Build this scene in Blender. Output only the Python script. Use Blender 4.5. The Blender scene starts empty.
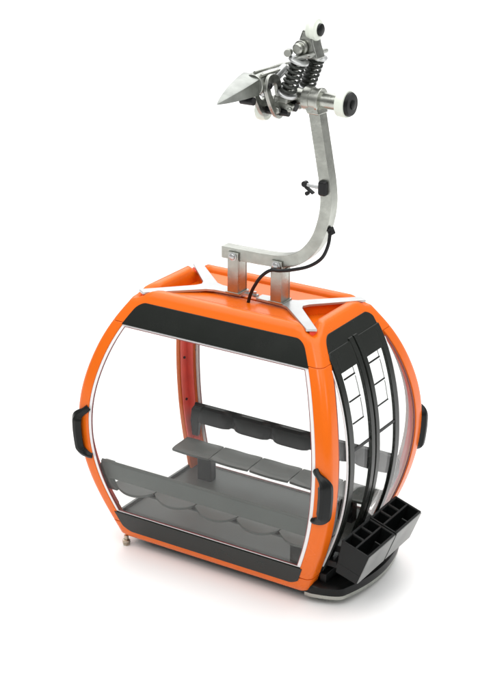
import bpy, bmesh, math, random
import numpy as np
from mathutils import Vector, Matrix

# ------------------------------------------------------------------ camera, light, exposure
S = 0.13          # metres per modelling unit: the cabin model is about 26 cm long
G = 0.085         # height of the cabin's lower edge above the table, in modelling units
scn = bpy.context.scene
C = scn.collection

CX, CY, CZ, YAW, PIT, FPX, ROLL = 5.373792583, -8.664027340, 5.478844854, -0.558945219, 0.379259402, 1600.0, 0.006821227
fw = Vector((math.cos(PIT)*math.sin(YAW), math.cos(PIT)*math.cos(YAW), -math.sin(PIT)))
rt = Vector((math.cos(YAW), -math.sin(YAW), 0)); up = rt.cross(fw)
r2 = rt*math.cos(ROLL)+up*math.sin(ROLL); u2 = -rt*math.sin(ROLL)+up*math.cos(ROLL)
cam = bpy.data.objects.new('camera', bpy.data.cameras.new('camera')); C.objects.link(cam)
m = Matrix((( r2.x, u2.x, -fw.x), (r2.y, u2.y, -fw.y), (r2.z, u2.z, -fw.z))).to_4x4()
m.translation = Vector((CX, CY, CZ+G))*S
cam.matrix_world = m
cam.data.sensor_fit = 'VERTICAL'; cam.data.sensor_height = 24
cam.data.lens = FPX/700*24
cam.data.clip_start = 0.02; cam.data.clip_end = 200
scn.camera = cam

w = bpy.data.worlds.new("World"); scn.world = w; w.use_nodes = True
nt = w.node_tree; nd = nt.nodes; bg = nd['Background']
tc = nd.new('ShaderNodeTexCoord'); sx = nd.new('ShaderNodeSeparateXYZ'); rp = nd.new('ShaderNodeValToRGB')
nt.links.new(tc.outputs['Generated'], sx.inputs[0])
mr = nd.new('ShaderNodeMapRange'); mr.inputs['From Min'].default_value = -1; mr.inputs['From Max'].default_value = 1
nt.links.new(sx.outputs['Z'], mr.inputs['Value']); nt.links.new(mr.outputs[0], rp.inputs[0])
rp.color_ramp.elements[0].position = 0.0; rp.color_ramp.elements[0].color = (.8, .8, .8, 1)
rp.color_ramp.elements[1].position = 1.0; rp.color_ramp.elements[1].color = (1, 1, 1, 1)
for pos, v in ((.5, .42), (.62, .40), (.78, .85)):
    e = rp.color_ramp.elements.new(pos); e.color = (v, v, v*.99, 1)
nt.links.new(rp.outputs[0], bg.inputs['Color']); bg.inputs['Strength'].default_value = 0.62

def area(name, loc, target, size, power, col=(1, 1, 1)):
    d = bpy.data.lights.new(name, 'AREA'); d.shape = 'RECTANGLE'; d.size = size[0]*S; d.size_y = size[1]*S
    d.energy = power*S*S; d.color = col
    o = bpy.data.objects.new(name, d); C.objects.link(o)
    o.location = Vector(loc)*S
    o.rotation_euler = (Vector(target)-Vector(loc)).to_track_quat('-Z', 'Y').to_euler()
    return o
area('overhead_softbox', (0, 2, 15), (0, 2, 0), (26, 26), 4200)
area('key_softbox', (.5, -12, 12), (0, 0, 1), (4.5, 4.5), 460, (1, .99, .97))
area('side_softbox', (12, -1, 8), (0, 0, 1), (4, 4), 150)
area('background_softbox', (-12, 20, 12), (-8, 20, 0), (26, 20), 2300)

scn.view_settings.view_transform = 'Standard'; scn.view_settings.look = 'None'
scn.view_settings.exposure = 0; scn.view_settings.gamma = 1
scn.render.engine = 'CYCLES'
scn.cycles.max_bounces = 14; scn.cycles.transparent_max_bounces = 32; scn.cycles.glossy_bounces = 6

# ------------------------------------------------------------------ materials
def mat(name, col, rough=.4, metal=0, coat=0, noise=0, nscale=40, bump=0, bscale=200, spec=.5, stretch=None, rvar=0):
    mt = bpy.data.materials.new(name); mt.use_nodes = True
    n = mt.node_tree.nodes; l = mt.node_tree.links; b = n['Principled BSDF']
    b.inputs['Base Color'].default_value = (*col, 1); b.inputs['Roughness'].default_value = rough
    b.inputs['Metallic'].default_value = metal; b.inputs['Coat Weight'].default_value = coat
    b.inputs['Coat Roughness'].default_value = .06; b.inputs['Specular IOR Level'].default_value = spec
    t = n.new('ShaderNodeTexCoord'); mp = n.new('ShaderNodeMapping'); l.new(t.outputs['Object'], mp.inputs[0])
    if stretch: mp.inputs['Scale'].default_value = stretch
    if noise:
        nz = n.new('ShaderNodeTexNoise'); nz.inputs['Scale'].default_value = nscale/S; nz.inputs['Detail'].default_value = 5
        l.new(mp.outputs[0], nz.inputs[0])
        r = n.new('ShaderNodeMapRange'); r.inputs['From Min'].default_value = .3; r.inputs['From Max'].default_value = .7
        r.inputs['To Min'].default_value = 1-noise; r.inputs['To Max'].default_value = 1+noise
        l.new(nz.outputs[0], r.inputs[0])
        mx = n.new('ShaderNodeVectorMath'); mx.operation = 'SCALE'; mx.inputs[0].default_value = col
        l.new(r.outputs[0], mx.inputs['Scale']); l.new(mx.outputs[0], b.inputs['Base Color'])
    if rvar:
        nz = n.new('ShaderNodeTexNoise'); nz.inputs['Scale'].default_value = nscale*.6/S; nz.inputs['Detail'].default_value = 6
        l.new(mp.outputs[0], nz.inputs[0])
        r = n.new('ShaderNodeMapRange'); r.inputs['From Min'].default_value = .3; r.inputs['From Max'].default_value = .7
        r.inputs['To Min'].default_value = max(0.02, rough-rvar); r.inputs['To Max'].default_value = rough+rvar
        l.new(nz.outputs[0], r.inputs[0]); l.new(r.outputs[0], b.inputs['Roughness'])
    if bump:
        nz = n.new('ShaderNodeTexNoise'); nz.inputs['Scale'].default_value = bscale/S; nz.inputs['Detail'].default_value = 3
        l.new(mp.outputs[0], nz.inputs[0])
        bp = n.new('ShaderNodeBump'); bp.inputs['Strength'].default_value = bump; bp.inputs['Distance'].default_value = .002*S
        l.new(nz.outputs[0], bp.inputs['Height']); l.new(bp.outputs[0], b.inputs['Normal'])
    return mt
ORANGE = mat('orange_lacquer', (.77, .138, .006), .25, coat=.04, spec=.28, noise=.02, nscale=2, bump=.12, bscale=60, rvar=.05)
RED = mat('red_liner', (.98, .12, .08), .35, noise=.08, nscale=6)
BLACK = mat('black_gloss', (.009, .011, .009), .24, spec=.35, coat=.0, bump=.05, bscale=30, rvar=.07, nscale=8)
BLACKM = mat('black_plastic', (.007, .008, .008), .34, spec=.22)
RUB = mat('black_rubber', (.006, .006, .007), .4, spec=.35)
GREY = mat('grey_plastic', (.062, .070, .063), .45, noise=.05, nscale=3)
FLOORG = mat('floor_grey', (.078, .086, .079), .45, noise=.08, nscale=3)
ALU = mat('aluminium', (.40, .41, .375), .33, metal=1, noise=.12, nscale=14, bump=.5, bscale=45, rvar=.1)
ALUD = mat('cast_metal', (.33, .34, .315), .34, metal=1, noise=.25, nscale=18, bump=.8, bscale=40, rvar=.12)
BRACK = mat('brushed_bracket', (.50, .51, .51), .30, metal=.7, noise=.06, nscale=8, bump=.2, bscale=60)
RACKS = mat('rack_plate', (.22, .225, .22), .4, metal=.6, noise=.25, nscale=3, bump=.3, bscale=60, rvar=.1)
WHITE = mat('white_nylon', (.72, .76, .68), .4)
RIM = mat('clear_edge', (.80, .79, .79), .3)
REFL_LINE = mat('edge_reflection', (.22, .07, .07), .5)  # dark red painted in for reflections along the pane edges
BRASS = mat('foot_metal', (.45, .40, .32), .35, metal=1, noise=.2)
STEELDK = mat('spring_steel', (.03, .034, .03), .3, metal=.3, rvar=.08)

def glass(name, tint, ior):
    mt = bpy.data.materials.new(name); mt.use_nodes = True
    n = mt.node_tree.nodes; l = mt.node_tree.links; n.remove(n['Principled BSDF'])
    tr = n.new('ShaderNodeBsdfTransparent'); tr.inputs[0].default_value = (*tint, 1)
    gl = n.new('ShaderNodeBsdfGlossy'); gl.inputs['Roughness'].default_value = .03
    lw = n.new('ShaderNodeLayerWeight'); lw.inputs['Blend'].default_value = .5
    pw = n.new('ShaderNodeMath'); pw.operation = 'POWER'; pw.inputs[1].default_value = 5; l.new(lw.outputs['Facing'], pw.inputs[0])
    fr = n.new('ShaderNodeMath'); fr.operation = 'MULTIPLY_ADD'; fr.inputs[1].default_value = 1-ior; fr.inputs[2].default_value = ior; l.new(pw.outputs[0], fr.inputs[0])
    mx = n.new('ShaderNodeMixShader'); l.new(fr.outputs[0], mx.inputs[0]); l.new(tr.outputs[0], mx.inputs[1]); l.new(gl.outputs[0], mx.inputs[2])
    l.new(mx.outputs[0], n['Material Output'].inputs[0])
    return mt
GLASS = glass('clear_acrylic', (.975, .982, .977), .028)

# ------------------------------------------------------------------ mesh helpers
class MB:
    def __init__(s): s.v = []; s.f = []
    def add(s, vs, fs):
        o = len(s.v); s.v += [tuple(q) for q in vs]; s.f += [tuple(i+o for i in f) for f in fs]; return s
    def box(s, c, d, R=None):
        h = Vector(d)/2; vs = []
        for x in (-1, 1):
            for y in (-1, 1):
                for z in (-1, 1):
                    q = Vector((x*h.x, y*h.y, z*h.z))
                    if R: q = R @ q
                    vs.append(q+Vector(c))
        return s.add(vs, [(0, 1, 3, 2), (4, 6, 7, 5), (0, 4, 5, 1), (2, 3, 7, 6), (0, 2, 6, 4), (1, 5, 7, 3)])
    def loft(s, loops, closed=False, cap=True):
        n = len(loops[0]); vs = [q for lp in loops for q in lp]; fs = []
        m_ = len(loops)
        for i in range(m_ if closed else m_-1):
            a = i*n; b = ((i+1) % m_)*n
            for j in range(n):
                k = (j+1) % n; fs.append((a+j, a+k, b+k, b+j))
        if cap and not closed:
            fs.append(tuple(range(n-1, -1, -1))); fs.append(tuple((m_-1)*n+j for j in range(n)))
        return s.add(vs, fs)
    def prism(s, poly, z0, z1):
        return s.loft([[(x, y, z0) for x, y in poly], [(x, y, z1) for x, y in poly]])
    def cyl(s, p, q, r, n=28, r2=None, prof=None):
        p = Vector(p); q = Vector(q); d = (q-p); L = d.length; d.normalize()
        u = d.orthogonal().normalized(); v = d.cross(u)
        prof = prof or [(0, r), (1, r2 if r2 is not None else r)]
        return s.loft([[p+d*(t*L)+(u*math.cos(2*math.pi*k/n)+v*math.sin(2*math.pi*k/n))*rr for k in range(n)] for t, rr in prof])
    def tube(s, path, r, n=10):
        pts = [Vector(q) for q in path]; loops = []; prev = None
        for i, q in enumerate(pts):
            t = (pts[min(i+1, len(pts)-1)]-pts[max(i-1, 0)]).normalized()
            u = prev - t*prev.dot(t) if prev else t.orthogonal()
            u.normalize(); prev = u; v = t.cross(u)
            loops.append([q+(u*math.cos(2*math.pi*k/n)+v*math.sin(2*math.pi*k/n))*r for k in range(n)])
        return s.loft(loops)
    def build(s, name, material, parent, bevel=0, smooth=35, seg=2, sub=0):
        me = bpy.data.meshes.new(name)
        me.from_pydata([(x*S, y*S, (z+G)*S) for x, y, z in s.v], [], s.f); me.update()
        bm = bmesh.new(); bm.from_mesh(me); bmesh.ops.recalc_face_normals(bm, faces=bm.faces)
        for f in bm.faces: f.smooth = True
        for e in bm.edges:
            if len(e.link_faces) == 2 and e.calc_face_angle(0) > math.radians(smooth): e.smooth = False
        bm.to_mesh(me); bm.free()
        me.materials.append(material)
        o = bpy.data.objects.new(name, me); C.objects.link(o)
        if parent: o.parent = parent
        if bevel:
            md = o.modifiers.new('bevel', 'BEVEL'); md.width = bevel*S; md.segments = seg; md.limit_method = 'ANGLE'
            md.angle_limit = math.radians(smooth); md.harden_normals = True
        if sub:
            md = o.modifiers.new('sub', 'SUBSURF'); md.levels = sub; md.render_levels = sub
        return o

def catmull(pts, n=8):
    P = [Vector(q) for q in pts]; out = []
    for i in range(len(P)-1):
        a = P[max(i-1, 0)]; b = P[i]; c = P[i+1]; d = P[min(i+2, len(P)-1)]
        for k in range(n):
            t = k/n
            out.append(.5*((2*b)+(c-a)*t+(2*a-5*b+4*c-d)*t*t+(3*b-a-3*c+d)*t**3))
    out.append(P[-1]); return out

def spline(xs, ys):
    xs = np.array(xs, float); ys = np.array(ys, float); n = len(xs); h = np.diff(xs)
    A = np.eye(n); B = np.zeros(n)
    for i in range(1, n-1):
        A[i, i-1] = h[i-1]; A[i, i] = 2*(h[i-1]+h[i]); A[i, i+1] = h[i]
        B[i] = 3*((ys[i+1]-ys[i])/h[i]-(ys[i]-ys[i-1])/h[i-1])
    c = np.linalg.solve(A, B)
    def f(x):
        i = int(min(max(np.searchsorted(xs, x)-1, 0), n-2)); t = x-xs[i]
        d = (c[i+1]-c[i])/(3*h[i]); b = (ys[i+1]-ys[i])/h[i]-h[i]*(2*c[i]+c[i+1])/3
        return float(ys[i]+b*t+c[i]*t*t+d*t**3)
    return f
ZZ = [0, .13, .43, .82, 1.07, 1.33, 1.63, 1.80]
fa = spline(ZZ, [.772, .823, .935, 1.006, 1.0, .946, .822, .712])
fb = spline(ZZ, [.515, .555, .63, .677, .664, .605, .478, .375])
def lin(a, b, n): return [a+(b-a)*i/(n-1) for i in range(n)]

def rrect(hx, hy, z, r, nc=8, notch=0):
    out = []
    for cx_, cy_, a0 in ((hx-r, hy-r, 0), (-hx+r, hy-r, 90), (-hx+r, -hy+r, 180), (hx-r, -hy+r, 270)):
        pre = []; 
        for k in range(nc+1):
            a = math.radians(a0+90*k/nc); pre.append((cx_+r*math.cos(a), cy_+r*math.sin(a)))
        p0, p1 = pre[0], pre[-1]
        t0 = (math.cos(math.radians(a0-90)), math.sin(math.radians(a0-90)))
        t1 = (math.cos(math.radians(a0+180)), math.sin(math.radians(a0+180)))
        ext = [(p0[0]+t0[0]*d, p0[1]+t0[1]*d) for d in (.10, .055, .03)]
        ex2 = [(p1[0]+t1[0]*d, p1[1]+t1[1]*d) for d in (.03, .055, .10)]
        mid = Vector(pre[nc//2])
        for q in ext+pre+ex2:
            dd = (Vector(q)-mid).length
            out.append((q[0], q[1], z-notch*max(0, 1-dd/.085)))
    return out

# ------------------------------------------------------------------ the setting: white sweep
def sweep():
    mb = MB(); prof = []
    for y in lin(-40, 55, 20): prof.append((y, 0))
    for k in range(1, 13):
        a = math.radians(90*k/12); prof.append((55+12*math.sin(a), 12-12*math.cos(a)))
    prof.append((67, 60))
    vs = []; fs = []
    for x in (-60, 60): vs += [(x, y, z-G) for y, z in prof]
    n = len(prof)
    for i in range(n-1): fs.append((i, i+1, n+i+1, n+i))
    mb.add(vs, fs)
    mt = mat('white_table', (.93, .93, .925), .6, spec=.15)
    o = mb.build('backdrop', mt, None); o['kind'] = 'structure'
sweep()

# ------------------------------------------------------------------ the gondola
root = bpy.data.objects.new('gondola_model', None); C.objects.link(root)
root['label'] = 'orange model gondola cabin with clear windows, black ski racks and silver hanger arm'
root['category'] = 'gondola'
SIDES = ((1, -1), (-1, -1), (1, 1), (-1, 1))
PW, PE, T = .105, .125, .035        # post width on long face, on end face, thickness
ZB, ZS = .125, 1.62

def post_section(sx_, sy_, z, o=0, t=T, pw=PW, pe=PE, r=.05):
    a, b = fa(z)+o, fb(z)+o; pts = [(a-pw, b)]
    for k in range(7):
        g = math.radians(90-15*k); pts.append((a-r+r*math.cos(g), b-r+r*math.sin(g)))
    pts += [(a, b-pe), (a-t, b-pe), (a-t, b-t), (a-pw, b-t)]
    return [(sx_*x, sy_*y, z) for x, y in pts]
for sx_, sy_ in SIDES:
    mb = MB(); mb.loft([post_section(sx_, sy_, z) for z in lin(ZB+.004, ZS, 48)])
    po = mb.build('corner_post', ORANGE, root, bevel=.006, smooth=50)
    # red inner liner with screws
    lo = MB(); loops = []
    for z in lin(.22, 1.60, 40):
        a, b = fa(z)-T-.001, fb(z)-T-.001
        loops.append([(sx_*x, sy_*y, z) for x, y in ((a-.062, b), (a, b), (a, b-.082), (a-.010, b-.082), (a-.012, b-.012), (a-.062, b-.010))])
    lo.loft(loops); lo.build('liner', RED, po, smooth=50)
    for z in (.62, .95, 1.30, 1.45):
        a, b = fa(z)-T-.012, fb(z)-T-.05
        MB().cyl((sx_*a, sy_*b, z), (sx_*(a-.008), sy_*b, z), .010, 12).build('screw', BLACKM, po)
    # black C-shaped handle hugging the corner
    pts = []
    za, zb_ = .60, .93
    def cp(z, dx, out): # dx along the long face from the corner, out = outward
        return (sx_*(fa(z)-dx), sy_*(fb(z)+out), z)
    path = [cp(1.02, .100, -.004), cp(.995, .078, .010), cp(.962, .034, .018), cp(.925, .014, .016), cp(.86, .010, .014), cp(.80, .010, .014), cp(.74, .010, .014), cp(.700, .014, .016), cp(.672, .036, .016), cp(.655, .075, .010), cp(.650, .102, -.004)]
    hb = MB(); loops = []
    cen = catmull(path, 5)
    for i, q in enumerate(cen):
        t = (cen[min(i+1, len(cen)-1)]-cen[max(i-1, 0)]).normalized()
        n_ = Vector((sx_*.75, sy_*.66, 0)); n_ = (n_ - t*n_.dot(t)).normalized(); s_ = t.cross(n_)
        f = min(1, max(0, min(i, len(cen)-1-i)-6)/9); ww = .019+.027*f; tt = .018+.008*f
        loops.append([q+s_*x*ww+n_*y*tt for x, y in ((-1, -1.3), (-1, .3), (-.55, 1), (.55, 1), (1, .3), (1, -1.3))])
    hb.loft(loops)
    hb.build('handle', BLACKM, root, bevel=.004, smooth=40)

# lower frame: lofted ring with rounded lower edge
mb = MB(); L = []
for z in (ZB, .09, .05, .02): L.append(rrect(fa(z), fb(z), z, .05))
L.append(rrect(.755, .500, -.002, .05)); L.append(rrect(.735, .48, -.012, .05)); L.append(rrect(.70, .44, -.012, .05))
L.append(rrect(.70, .44, .03, .05)); L.append(rrect(.76, .49, ZB, .05))
mb.loft(L, closed=True); mb.build('lower_frame', ORANGE, root, bevel=.003, smooth=45)

MB().prism([(-.735, -.475), (.735, -.475), (.735, .475), (-.735, .475)], -.020, -.004).build('bounce_blocker', BLACKM, root, bevel=.004)  # unseen black plate, added to keep orange bounce out of the table shadow

# header frame + roof rail in one ring, with a notch at each corner where the brackets pass
mb = MB(); L = []
for z in lin(ZS+.004, 1.795, 8): L.append(rrect(fa(z), fb(z), z, .05, notch=.02 if z > 1.79 else 0))
L.append(rrect(.700, .364, 1.818, .05, notch=.05)); L.append(rrect(.682, .345, 1.832, .05, notch=.06)); L.append(rrect(.655, .318, 1.836, .05, notch=.06))
L.append(rrect(.628, .292, 1.832, .05, notch=.06)); L.append(rrect(.612, .277, 1.815, .05, notch=.05)); L.append(rrect(.605, .27, 1.77, .05, notch=.02)); L.append(rrect(.60, .265, 1.70, .05))
L.append(rrect(.70, .36, 1.70, .05)); L.append(rrect(.76, .43, ZS+.004, .05))
mb.loft(L, closed=True); mb.build('roof_frame', ORANGE, root, smooth=50)

# roof deck: two sloping side decks, recessed floor, end pockets
mb = MB()
for s in (-1, 1):
    poly = [(-.60, .262), (.60, .262), (.335, .010), (-.335, .010)]
    zt = [1.808, 1.808, 1.785, 1.785]
    mb.loft([[(x, s*y, 1.70) for x, y in poly], [(x, s*y, z) for (x, y), z in zip(poly, zt)]])
mb.build('roof_deck', ORANGE, root, bevel=.006, smooth=40)
mb = MB(); mb.box((0, 0, 1.715), (1.215, .545, .03)); mb.build('roof_floor', ORANGE, root)

# Y-shaped brackets
for s in (-1, 1):
    J = Vector((s*.335, 0)); mb = MB()
    def strip(p, q, w0, w1, z0, z1, mb=mb):
        p = Vector(p[:2]); q = Vector(q[:2]); d = (q-p).normalized(); n_ = Vector((-d.y, d.x))
        poly = [p+n_*w0, q+n_*w1, q-n_*w1, p-n_*w0]
        mb.loft([[(v.x, v.y, z0) for v in poly], [(v.x, v.y, z1) for v in poly]])
    # single outline for the Y
    t = .034
    out = [(s*.06, -.042), (s*.27, -.055), (s*.32, -.075), (s*.640, -.368), (s*.700, -.330), (s*.425, -.045), (s*.405, 0), (s*.425, .045), (s*.700, .330), (s*.640, .368), (s*.32, .075), (s*.27, .055), (s*.06, .042)]
    mb.prism(out, 1.803, 1.822)
    mb.build('roof_bracket', BRACK, root, bevel=.004)
    for q in (-1, 1):
        dirv = Vector((s*.35, q*.335)).normalized(); c0 = Vector((s*.64, q*.30))
        R = Matrix.Rotation(math.atan2(dirv.y, dirv.x), 3, 'Z')
        MB().box((c0.x, c0.y, 1.775), (.09, .05, .05), R).build('bracket_foot', RED, root, bevel=.004)

# curved panels conforming to the shell
def long_panel(name, s, zlo, zhi, half, out, th, material, r_top=0, r_bot=0, bevel=.002, nz=14, nx=24, parent=root):
    """panel on a long face; half(z) gives its half width; corners rounded"""
    mb = MB(); zs = []
    rr = max(r_top, r_bot)
    zs = sorted(set([round(z, 5) for z in lin(zlo, zhi, nz)] + [round(zhi-r_top*(1-math.sin(math.radians(a))), 5) for a in (0, 20, 40, 60, 75, 85, 90) if r_top] + [round(zlo+r_bot*(1-math.sin(math.radians(a))), 5) for a in (0, 20, 40, 60, 75, 85, 90) if r_bot]))
    F = []; Bk = []
    for z in zs:
        hw = half(z)
        if r_top and z > zhi-r_top: d = z-(zhi-r_top); hw -= r_top-math.sqrt(max(0, r_top**2-d*d))
        if r_bot and z < zlo+r_bot: d = (zlo+r_bot)-z; hw -= r_bot-math.sqrt(max(0, r_bot**2-d*d))
        F.append([(x, s*(fb(z)+out), z) for x in lin(-hw, hw, nx)]); Bk.append([(x, s*(fb(z)+out-th), z) for x in lin(hw, -hw, nx)])
    mb.loft([f+b for f, b in zip(F, Bk)])
    return mb.build(name, material, parent, bevel=bevel, smooth=50)
def end_panel(name, s, zlo, zhi, y0, y1, out, th, material, r_top=0, bevel=.002, nz=16, ny=14, parent=root):
    mb = MB()
    zs = sorted(set([round(z, 5) for z in lin(zlo, zhi, nz)] + [round(zhi-r_top*(1-math.sin(math.radians(a))), 5) for a in (0, 20, 40, 60, 75, 85, 90) if r_top]))
    loops = []
    for z in zs:
        a0 = y0(z) if callable(y0) else y0; a1 = y1(z) if callable(y1) else y1
        if r_top and z > zhi-r_top:
            d = z-(zhi-r_top); k = r_top-math.sqrt(max(0, r_top**2-d*d)); a0 += k; a1 -= k
        loops.append([(s*(fa(z)+out), y, z) for y in lin(a0, a1, ny)]+[(s*(fa(z)+out-th), y, z) for y in lin(a1, a0, ny)])
    mb.loft(loops)
    return mb.build(name, material, parent, bevel=bevel, smooth=50)

for s in (-1, 1):
    long_panel('header_panel', s, 1.612, 1.762, lambda z: fa(z)-.100, .004, .02, BLACK, r_top=.05)
    long_panel('sill_panel', s, .062, .215 if s < 0 else .124, lambda z: fa(z)-.088-(.10-z if z < .10 else 0)*.9, .004, .02, BLACK, r_bot=.03)
    long_panel('window_pane', s, .222 if s < 0 else .128, 1.606, lambda z: fa(z)-PW-.004, -.010, .012, GLASS, bevel=0, nz=40)
# pale pane border and painted dark reflection line round every long window
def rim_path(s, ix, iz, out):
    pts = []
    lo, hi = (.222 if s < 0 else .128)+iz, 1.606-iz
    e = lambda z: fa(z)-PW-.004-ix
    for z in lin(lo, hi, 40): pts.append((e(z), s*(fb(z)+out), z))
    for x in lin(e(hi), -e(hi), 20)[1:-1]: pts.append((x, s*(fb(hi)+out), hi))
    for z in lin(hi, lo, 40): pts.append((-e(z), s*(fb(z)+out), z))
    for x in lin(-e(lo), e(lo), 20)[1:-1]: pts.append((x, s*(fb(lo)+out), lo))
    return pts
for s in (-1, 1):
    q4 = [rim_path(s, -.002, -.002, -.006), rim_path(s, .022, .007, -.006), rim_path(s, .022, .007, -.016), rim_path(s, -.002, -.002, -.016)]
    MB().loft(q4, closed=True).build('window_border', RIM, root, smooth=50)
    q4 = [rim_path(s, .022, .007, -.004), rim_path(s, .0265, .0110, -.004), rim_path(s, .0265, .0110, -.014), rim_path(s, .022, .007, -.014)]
    MB().loft(q4, closed=True).build('window_reflection', REFL_LINE, root, smooth=50)

# end faces
DY = .315
for s in (-1, 1):
    end_panel('header_panel', s, 1.60, 1.768, lambda z: -min(fb(z)-.105, .345), lambda z: min(fb(z)-.105, .315), .004, .02, BLACK, r_top=.05)
    end_panel('sill_panel', s, .06, .19 if s > 0 else .15, lambda z: -(fb(z)-.12), lambda z: fb(z)-.12, .003, .02, BLACK)
# plain end (left)
end_panel('window_pane', -1, .155, 1.60, lambda z: -(fb(z)-PE-.004), lambda z: fb(z)-PE-.004, -.010, .012, GLASS, bevel=0, nz=40)
# door end: corner lights either side of the two sliding leaves
def dc(z): return -.018-.050*min(1, max(0, (1.62-z)/.6))
def cl(z, y): return max(-(fb(z)-.108), min(fb(z)-.108, y))
def off(d): return lambda z: cl(z, dc(z)+d)
for q in (-1, 1):
    e0 = (lambda z: -(fb(z)-PE-.003)) if q < 0 else off(DY+.04)
    e1 = off(-DY-.04) if q < 0 else (lambda z: fb(z)-PE-.003)
    end_panel('corner_pane', 1, .2, 1.585, e0, e1, -.010, .012, GLASS, bevel=0, nz=40, ny=6)
    yy = q*(DY+.047)
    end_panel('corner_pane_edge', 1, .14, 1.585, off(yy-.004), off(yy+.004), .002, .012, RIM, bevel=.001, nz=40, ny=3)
    end_panel('corner_reflection', 1, .2, 1.585, (lambda z, q=q: q*(fb(z)-PE-.012)-.004), (lambda z, q=q: q*(fb(z)-PE-.012)+.004), -.006, .008, REFL_LINE, bevel=0, nz=40, ny=3)  # thin line painting the red reflection beside the corner glass
for q in (-1, 1):
    def vstrip(name, parent, y0, y1, z0, z1, out, th):
        y0, y1 = sorted((q*y0, q*y1))
        return MB().loft([[((fa(z)+out), cl(z, dc(z)+y0), z), ((fa(z)+out), cl(z, dc(z)+y1), z), ((fa(z)+out-th), cl(z, dc(z)+y1), z), ((fa(z)+out-th), cl(z, dc(z)+y0), z)] for z in lin(z0, z1, 40)]).build(name, BLACK, parent, bevel=.004, smooth=50)
    ly0, ly1 = sorted((q*.055, q*(DY-.028)))
    door = end_panel('door', 1, .19, 1.56, off(ly0), off(ly1), -.004, .010, GLASS, bevel=0, nz=40, ny=5)
    vstrip('door_stile', door, DY-.030, DY+.032, .13, 1.680, .010, .022)
    vstrip('door_stile', door, .008, .058, .13, 1.695, .014, .026)
    end_panel('door_rail', 1, 1.545, 1.680, off(ly0), off(ly1), .010, .02, BLACK, parent=door, ny=4)
    end_panel('door_rail', 1, .13, .20, off(ly0), off(ly1), .010, .02, BLACK, parent=door, ny=4)
    end_panel('door_bar', 1, 1.040, 1.056, off(ly0), off(ly1), .006, .012, BLACKM, bevel=0, parent=door, ny=4, nz=3)
    yd0 = ly0+.02; yd1 = ly0+.165
    for z in (1.22, 1.36, 1.50):
        end_panel('door_mark', 1, z-.004, z+.004, off(yd0), off(yd1), .004, .006, BLACKM, bevel=0, parent=door, ny=3, nz=3)
        end_panel('door_mark', 1, z+.004, z+.125 if z < 1.45 else z+.043, off(yd1-.006), off(yd1-.001), .002, .004, RACKS, bevel=0, parent=door, ny=3, nz=6)
# groove between the header and the doors
# ------------------------------------------------------------------ step under the doors
def bow(k, o, z, y0=.50):
    pts = []
    for y in lin(-y0, y0, 61):
        t = abs(y)/y0
        x = 1.065-.11*t*t+o-(.16*max(0, (t-.80)/.20)**2.4)
        pts.append((x, y*1.0, z))
    pts += [(.74, y0, z), (.70, 0, z), (.74, -y0, z)]
    return pts
MB().loft([bow(0, -.004, -.036, .485), bow(0, 0, -.030, .49), bow(0, .0, -.006, .49), bow(0, -.01, -.002, .485)]).build('step_plate', ALU, root, bevel=0, smooth=40)
MB().loft([bow(0, .004, .000, .495), bow(0, .008, .02, .50), bow(0, .002, .052, .50), bow(0, -.03, .066, .49), bow(0, -.10, .070, .48)]).build('step_skirt', BLACKM, root, smooth=40)
mb = MB()
mb.box((.845, 0, .10), (.05, .86, .07)); mb.build('door_track', BLACKM, root, bevel=.004)

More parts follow.
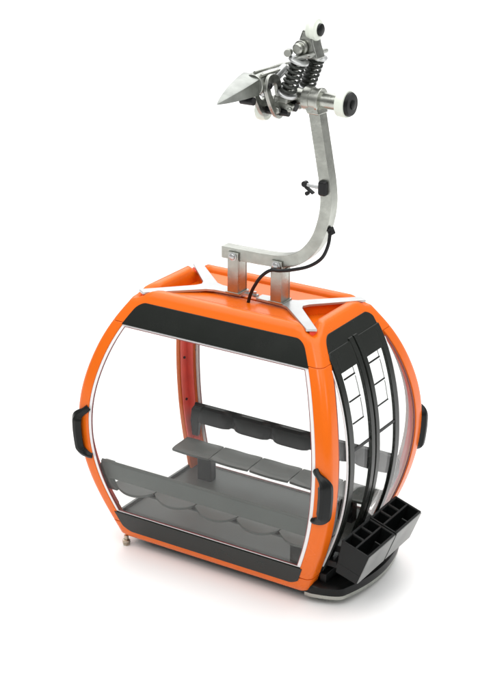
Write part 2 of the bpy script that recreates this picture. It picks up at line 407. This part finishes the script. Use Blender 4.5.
# ------------------------------------------------------------------ ski racks on the doors
def rack(y0, y1):
    # corners in the x,z plane: inner bottom, outer bottom, outer top, inner top
    P4 = [(.965, .205), (1.120, .160), (1.205, .385), (1.005, .450)]
    mb = MB()
    def hexa(mb, xz, ya, yb): mb.loft([[(x, ya, z) for x, z in xz], [(x, yb, z) for x, z in xz]])
    def at(u, v): # u: inner->outer, v: bottom->top
        b = Vector(P4[0]).lerp(Vector(P4[1]), u); t_ = Vector(P4[3]).lerp(Vector(P4[2]), u); q = b.lerp(t_, v); return (q.x, q.y)
    def cell(mb, u0, u1, v0, v1, ya, yb): hexa(mb, [at(u0, v0), at(u1, v0), at(u1, v1), at(u0, v1)], ya, yb)
    W = y1-y0; t_ = .014
    cell(mb, 0, 1, 0, .3, y0, y1)                    # solid lower body
    cell(mb, 0, 1, .3, 1, y0, y0+t_); cell(mb, 0, 1, .3, 1, y1-t_, y1)
    cell(mb, 0, .07, .3, 1, y0+t_, y1-t_)
    cell(mb, .46, .52, .3, .995, y0+t_, y1-t_)       # lengthwise divider
    for k in (1, 2):
        y = y0+t_+(W-2*t_)*k/3; cell(mb, .07, .46, .3, .99, y-.010, y+.010)
    y = y0+W*.52
    cell(mb, .72, .93, .3, .985, y-.006, y+.006)
    cell(mb, .93, 1, .3, 1, y0+t_, y1-t_)
    o = mb.build('ski_rack', BLACKM, root, bevel=.0025, smooth=30)
    pl = MB(); pl.loft([[(x+dx, y, z+dz) for (x, z) in (at(1, .03), at(1, .99)) for dx, dz in ((.001, 0),)] + [(x+.007, y, z-.002) for (x, z) in (at(1, .99), at(1, .03))] for y in (y0+.004, y1-.004)])
    pl.build('rack_face', RACKS, o, bevel=.001)
    lip = MB()
    for ya, yb in ((y0, y0+.012), (y1-.012, y1)): cell(lip, 0, 1, 1.0, 1.012, ya, yb)
    cell(lip, 0, .06, 1.0, 1.012, y0+.006, y1-.006); cell(lip, .462, .518, 1.0, 1.012, y0+.006, y1-.006); cell(lip, .94, 1, 1.0, 1.012, y0+.006, y1-.006)
    for k in (1, 2):
        y = y0+t_+(W-2*t_)*k/3; cell(lip, .03, .475, 1.0, 1.012, y-.009, y+.009)
    lip.build('rack_lip', BLACKM, o)
    arm = MB(); ym = (y0+y1)/2
    arm.box((.93, ym, .30), (.12, .12, .05)); arm.box((.90, ym, .22), (.08, .26, .05)); arm.build('rack_mount', BLACKM, o, bevel=.006)
rack(-.475, -.100); rack(-.085, .290)

# ------------------------------------------------------------------ interior
mb = MB(); L = []
for hx, hy, z in ((.785, .518, .129), (.812, .545, .129), (.765, .500, .08), (.74, .475, .03)): L.append(rrect(hx, hy, z, .05))
L2 = [rrect(.735, .47, .065, .05), rrect(.765, .498, .085, .05)]
mb.loft([L[0], L[1], L[2], L[3]], cap=False)
mb.loft([L[3], rrect(.72, .455, .03, .05)], cap=True)
mb.loft([L[0], L2[1], L2[0], rrect(.72, .455, .062, .05)], cap=True)
mb.build('floor_pan', FLOORG, root, bevel=0, smooth=45)
for x, y in ((-.69, -.41), (.69, -.41), (-.69, .41), (.69, .41)): MB().cyl((x, y, .06), (x, y, .11), .018, 14, prof=[(0, .026), (.3, .026), (.35, .016), (.9, .016), (1, .010)]).build('floor_screw', BRACK, root)

def seat_mesh(x0, x1, s):
    """one bucket seat: slightly dished slab, rounded rear corners, lip at the front"""
    nx, ny = 14, 9; xc = (x0+x1)/2; hw = (x1-x0)/2-.004
    top = []; bot = []
    for j in range(ny):
        v = j/(ny-1)                       # 0 = rear (near wall), 1 = front
        y = .485-.235*v
        for i in range(nx):
            u = -1+2*i/(nx-1)
            yr = y+(.055*(1-abs(u)**2.5)*max(0, 1-2.2*v)) - .028 * (1-v) + .02*(1-abs(u)**4)*0
            z = .372-.008*v-.020*(1-u*u)*(1-.7*abs(2*v-1)) - .008*max(0, v-.85)/.15 - (.026*(1-u*u)*max(0, 1-4*v))
            top.append((xc+u*hw, s*yr, z)); bot.append((xc+u*hw*.98, s*(yr-.0), z-.019))
    return top, bot, nx, ny
def bench(s):
    mb = MB(); b = MB()
    loops = []
    # backrest band following the wall, with drooping ends
    for x in lin(-.86, .86, 41):
        loops.append([(x, s*.592, .470), (x, s*.604, .595), (x, s*.588, .612), (x, s*.576, .598), (x, s*.566, .475)])
    b.loft(loops)
    for q in (-1, 1):
        pts = [(.84, .585, .60), (.87, .585, .56), (.872, .575, .47), (.855, .555, .41), (.84, .535, .362)]
        prev = []
        for i, (x, y, z) in enumerate(pts):
            wv = (.03, .03, .03, .022, .015)[i]; wx = (.075, .075, .07, .055, .045)[i] if s > 0 else .08
            prev.append([(q*(x+.006), s*(y-wv), z), (q*(x+.006), s*(y+.018), z), (q*(x-wx), s*(y+.018), z), (q*(x-wx), s*(y-wv), z)])
        b.loft(prev)
    bench_o = b.build('bench', BLACKM if s > 0 else GREY, root, bevel=.006, smooth=40)  # near bench grey: haze of the window glass put into its colour
    wd = 1.70/5
    for k in range(5):
        x0 = -.85+k*wd; x1 = x0+wd
        top, bot, nx, ny = seat_mesh(x0, x1, s); fs = []; n = len(top)
        for j in range(ny-1):
            for i in range(nx-1):
                a = j*nx+i; fs.append((a, a+1, a+nx+1, a+nx)); fs.append((n+a, n+a+nx, n+a+nx+1, n+a+1))
        edge = [i for i in range(nx)]+[j*nx+nx-1 for j in range(1, ny)]+[(ny-1)*nx+i for i in range(nx-2, -1, -1)]+[j*nx for j in range(ny-2, 0, -1)]
        for i in range(len(edge)):
            a, c = edge[i], edge[(i+1) % len(edge)]; fs.append((a, c, n+c, n+a))
        m2 = MB(); m2.add(top+bot, fs); m2.build('seat', GREY, bench_o, bevel=.003, smooth=50)
        # padded back cushion, wavy lower edge
        xa, xb = x0+.008, x1-.008; loops = []
        for i in range(13):
            u = -1+2*i/12; x = (xa+xb)/2+u*(xb-xa)/2; e = (1-abs(u)**6); th = .020*e+.004
            d = .026*e
            dz = .03 if s < 0 else 0; te = 0 if s < 0 else .012*e
            loops.append([(x, s*.572, .478-d+dz), (x, s*(.566-th), .490-d+dz), (x, s*(.572-th), .545), (x, s*(.580-th*.7), .590+te), (x, s*.584, .595+te)])
        pd = MB(); pd.loft(loops); pd.build('back_pad', BLACKM if s > 0 else GREY, bench_o, smooth=60)  # near pads take the same haze-lightened grey
    for x in ((-.60, .60) if s > 0 else (.62,)):
        lg = MB(); lg.box((x, s*.35, .20), (.12, .08, .28)); lg.build('bench_leg', BLACKM if s > 0 else GREY, bench_o, bevel=.01)
    kb = MB(); kb.box((0, s*.462, .085), (1.44, .012, .045)); kb.build('under_seat_strip', BLACKM, bench_o, bevel=.003)  # plain dark strip standing low under the seats
    ra = MB(); ra.box((0, s*.40, .328), (1.62, .10, .014)); ra.build('seat_rail', GREY, bench_o, bevel=.004)
bench(-1); bench(1)

# ------------------------------------------------------------------ feet
for sy_ in (-1, 1):
    x, y = -.735, sy_*.492
    mb = MB(); mb.cyl((x, y, -.008), (x, y, -.085), .02, 22, prof=[(0, .016), (.42, .016), (.45, .027), (.72, .029), (.76, .020), (.80, .026), (1, .024)])
    mb.build('foot', BRASS, root, smooth=40)
    mb = MB(); mb.cyl((.80, sy_*.30, -.03), (.80, sy_*.30, -.085), .05, 22); mb.build('foot', BLACKM, root)

# ------------------------------------------------------------------ hanger arm
path = catmull([(-.215, 0, 2.098), (-.05, 0, 2.099), (.12, 0, 2.102), (.25, 0, 2.112), (.36, 0, 2.146), (.45, 0, 2.215), (.52, 0, 2.315), (.562, 0, 2.44), (.578, 0, 2.56), (.568, 0, 2.68), (.542, 0, 2.82), (.512, 0, 2.97), (.482, 0, 3.12), (.475, 0, 3.155)], 6)
loops = []
for i, q in enumerate(path):
    t = (path[min(i+1, len(path)-1)]-path[max(i-1, 0)]).normalized(); n_ = Vector((-t.z, 0, t.x))
    h = .041; d = .043
    loops.append([q+n_*h+Vector((0, -d, 0)), q+n_*h+Vector((0, d, 0)), q-n_*h+Vector((0, d, 0)), q-n_*h+Vector((0, -d, 0))])
arm = MB().loft(loops).build('hanger_arm', ALU, root, bevel=.008, smooth=40, seg=3)
for x in (-.115, .225):
    mb = MB()
    for q in (-1, 1):
        mb.box((x, q*.052, 1.965), (.085, .014, .30))
    mb.box((x+.035, 0, 1.935), (.012, .088, .235)); mb.box((x, 0, 1.826), (.11, .13, .010))
    mb.build('hanger_post', ALU, root, bevel=.003)
    for q in (-1, 1):
        MB().cyl((x, q*.059, 2.085), (x, q*.080, 2.085), .022, 20, prof=[(0, .030), (.25, .030), (.3, .022), (.8, .020), (1, .010)]).build('hanger_bolt', BRACK, arm, smooth=40)
mb = MB()
for dx in (0, .035, .06): mb.cyl((-.02+dx, -.02, 1.82), (-.02+dx, -.02, 1.855), .012, 6)
mb.box((.01, -.02, 1.828), (.10, .04, .012)); mb.build('deck_screws', BRACK, root)

# axle, collar and wheel
ZA = 3.215
MB().cyl((.30, 0, ZA+.006), (.64, 0, ZA), .052, 36).build('axle', ALU, arm)
MB().cyl((.388, 0, ZA+.004), (.512, 0, ZA), .077, 40, prof=[(0, .068), (.05, .076), (.45, .076), (.47, .071), (.82, .071), (.84, .079), (.96, .079), (1, .074)]).build('axle_collar', ALU, arm)
mb = MB(); mb.loft([[(q.x, y, q.z) for q in (Vector((.435, 0, 3.13)), Vector((.525, 0, 3.13)), Vector((.508, 0, 3.20)), Vector((.40, 0, 3.20)))] for y in (-.06, .06)]); mb.build('arm_head', ALU, arm, bevel=.01)
wh = MB().cyl((.635, 0, ZA), (.702, 0, ZA), .088, 44, prof=[(0, .076), (.08, .085), (.7, .088), (.95, .086), (1, .078)]).build('roller', WHITE, root, smooth=30)
MB().cyl((.698, 0, ZA), (.740, 0, ZA), .078, 40, prof=[(0, .077), (.4, .077), (.7, .068), (.75, .030), (.9, .030), (1, .022)]).build('roller_cap', BLACKM, wh, smooth=30)

# grip mechanism
grip = MB()
grip.box((.28, .0, 3.215), (.10, .26, .045), Matrix.Rotation(.1, 3, 'Y'))
grip.box((.215, -.06, 3.165), (.11, .10, .07), Matrix.Rotation(.5, 3, 'Y'))
grip.box((.30, .05, 3.17), (.09, .07, .08))
go = grip.build('grip', ALUD, root, bevel=.012, seg=3)
SP = [((.311, -.10, 3.250), (.393, -.10, 3.470)), ((.337, .10, 3.262), (.412, .10, 3.468))]
for p, q in SP:
    p = Vector(p); q = Vector(q); d = (q-p).normalized(); u = Vector((0, 1, 0)); v = d.cross(u); L_ = (q-p).length
    pts = []; N = 170; turns = 6.2
    for i in range(N+1):
        t = i/N; a = 2*math.pi*turns*t; pts.append(p+d*(L_*(.05+.9*t))+(u*math.cos(a)+v*math.sin(a))*.046)
    MB().tube(pts, .0100, 8).build('spring', STEELDK, go, smooth=80)
    MB().cyl(p, q, .020, 20).build('spring_core', ALUD, go)
    MB().cyl(p-d*.012, p+d*.012, .068, 32, prof=[(0, .058), (.3, .068), (.8, .068), (1, .062)]).build('spring_washer', BRACK, go, smooth=40)
    MB().cyl(q-d*.010, q+d*.014, .064, 32, prof=[(0, .060), (.2, .066), (.7, .066), (1, .05)]).build('spring_washer', BRACK, go, smooth=40)
# top yoke
mb = MB()
yk = [(.335, 3.475), (.50, 3.475), (.47, 3.56), (.455, 3.62), (.42, 3.66), (.385, 3.655), (.365, 3.60)]
mb.loft([[(x, -.055, z) for x, z in yk], [(x, .055, z) for x, z in yk]])
mb.box((.415, 0, 3.492), (.14, .25, .03), Matrix.Rotation(-.28, 3, 'Y'))
mb.build('grip_yoke', ALUD, go, bevel=.016, seg=3)
mb = MB(); mb.cyl((.39, -.06, 3.545), (.39, -.125, 3.545), .040, 24, prof=[(0, .048), (.3, .048), (.35, .036), (.85, .036), (1, .026)])
mb.cyl((.33, -.11, 3.52), (.345, -.16, 3.52), .024, 16); mb.build('yoke_bolt', ALU, go, bevel=.003)
tw = MB().cyl((.405, 0, 3.652), (.482, 0, 3.655), .070, 36, prof=[(0, .050), (.12, .066), (.5, .074), (.85, .066), (.92, .050), (1, .044)]).build('roller', WHITE, root, smooth=30)
MB().cyl((.480, 0, 3.655), (.500, 0, 3.655), .039, 30, prof=[(0, .039), (.7, .039), (1, .030)]).build('roller_cap', BLACKM, tw)
# rope guide tongue: tapered inverted channel
mb = MB(); L = []
for t in (0, .1, .2, .3, .4, .5, .6, .7, .8, .88, .94, .98, 1):
    y = -.26-.42*t; k = (1-t**1.6)**.85*.95+.015; kk = (1-t)**.8+.02
    zc = 3.335-.058*t; xw = .075*k; hh = .070*kk; xc = .165
    L.append([(xc-xw, y, zc-hh), (xc-xw*1.05, y, zc+.044*k+.012*(1-t)), (xc-xw*.6, y, zc+.046*k+.012*(1-t)), (xc+xw*.60, y, zc+hh*.60), (xc+xw*.78, y, zc+hh*.50), (xc+xw*.72, y, zc-hh)])
mb.loft(L); mb.build('rope_guide', mat('dark_cast_metal', (.23, .24, .225), .3, metal=1, noise=.2, nscale=10, bump=.3, bscale=40), go, bevel=.002, smooth=25)
# collar behind the tongue, ribbed bars running back to the springs
mb = MB(); mb.cyl((.175, -.20, 3.33), (.175, -.285, 3.322), .070, 26); mb.build('guide_collar', ALUD, go, bevel=.006)
mb = MB()
for dx, dz in ((-.05, .06), (.0, .085), (.05, .07)): MB().cyl((.175+dx, -.27, 3.315+dz), (.21+dx, .10, 3.36+dz*.5), .010, 10).build('guide_bar', ALU, go)
mb = MB(); mb.cyl((.20, -.24, 3.27), (.25, -.02, 3.40), .030, 18); mb.build('push_rod', BRACK, go)
mb = MB(); mb.cyl((.12, -.34, 3.235), (.22, -.34, 3.235), .026, 20); mb.build('guide_wheel', RUB, go, bevel=.005)
# link plates with an opening
for xx in (.155, .255):
    outer = catmull([(xx, -.275, 3.30), (xx, -.245, 3.375), (xx, -.17, 3.385), (xx, -.105, 3.34), (xx, -.075, 3.24), (xx, -.045, 3.13), (xx, -.09, 3.085), (xx, -.155, 3.11), (xx, -.225, 3.20), (xx, -.275, 3.30)], 5)[:-1]
    c = Vector((xx, -.185, 3.29)); inner = [c+(q-c)*.42 for q in outer]
    V = lambda P_, d: [(q.x+d, q.y, q.z) for q in P_]
    MB().loft([V(outer, -.013), V(outer, .013), V(inner, .013), V(inner, -.013)], closed=True).build('link_plate', ALUD, go, bevel=.005, smooth=60)
for p, q, r in (((.13, -.10, 3.13), (.33, -.10, 3.13), .024), ((.14, -.24, 3.32), (.28, -.24, 3.32), .018), ((.26, -.045, 3.16), (.35, -.045, 3.16), .030)):
    MB().cyl(p, q, r, 18).build('pivot_pin', RUB, go, bevel=.003)
lw = MB().cyl((.075, -.055, 3.115), (.145, -.055, 3.115), .070, 32, prof=[(0, .052), (.15, .066), (.6, .070), (1, .062)]).build('roller', WHITE, root, smooth=30)
MB().cyl((.06, -.055, 3.115), (.16, -.055, 3.115), .024, 18).build('roller_cap', ALUD, lw)
mb = MB(); mb.box((.30, -.09, 3.175), (.10, .05, .045), Matrix.Rotation(.3, 3, 'Y')); mb.cyl((.27, -.13, 3.15), (.27, -.165, 3.15), .022, 14); mb.cyl((.36, -.13, 3.165), (.36, -.16, 3.165), .018, 6)
mb.build('clamp_block', ALUD, go, bevel=.01)

# latch on the hanger arm, its lever and the cable
mb = MB(); mb.box((.562, -.052, 2.665), (.062, .05, .10)); lt = mb.build('latch', RUB, arm, bevel=.018, seg=3)
mb = MB(); mb.cyl((.55, -.055, 2.666), (.44, -.06, 2.672), .012, 12); mb.build('latch_pin', BRACK, lt)
mb = MB(); mb.cyl((.432, -.075, 2.675), (.432, -.04, 2.675), .020, 16); mb.box((.468, -.06, 2.64), (.07, .03, .014), Matrix.Rotation(.55, 3, 'Y')); mb.cyl((.45, -.07, 2.615), (.45, -.045, 2.615), .014, 12)
mb.build('latch_lever', RUB, lt, bevel=.003)
mb = MB(); mb.box((.605, -.01, 2.375), (.030, .05, .05), Matrix.Rotation(-.45, 3, 'Y')); mb.build('cable_clip', RUB, arm, bevel=.006)
cb = catmull([(.61, -.03, 2.375), (.608, -.05, 2.29), (.57, -.062, 2.20), (.48, -.068, 2.13), (.36, -.075, 2.085), (.27, -.085, 2.065), (.20, -.088, 2.055), (.13, -.088, 2.00), (.075, -.085, 1.92), (.04, -.08, 1.85), (.02, -.078, 1.78)], 8)
MB().tube(cb, .0118, 12).build('cable', RUB, root)
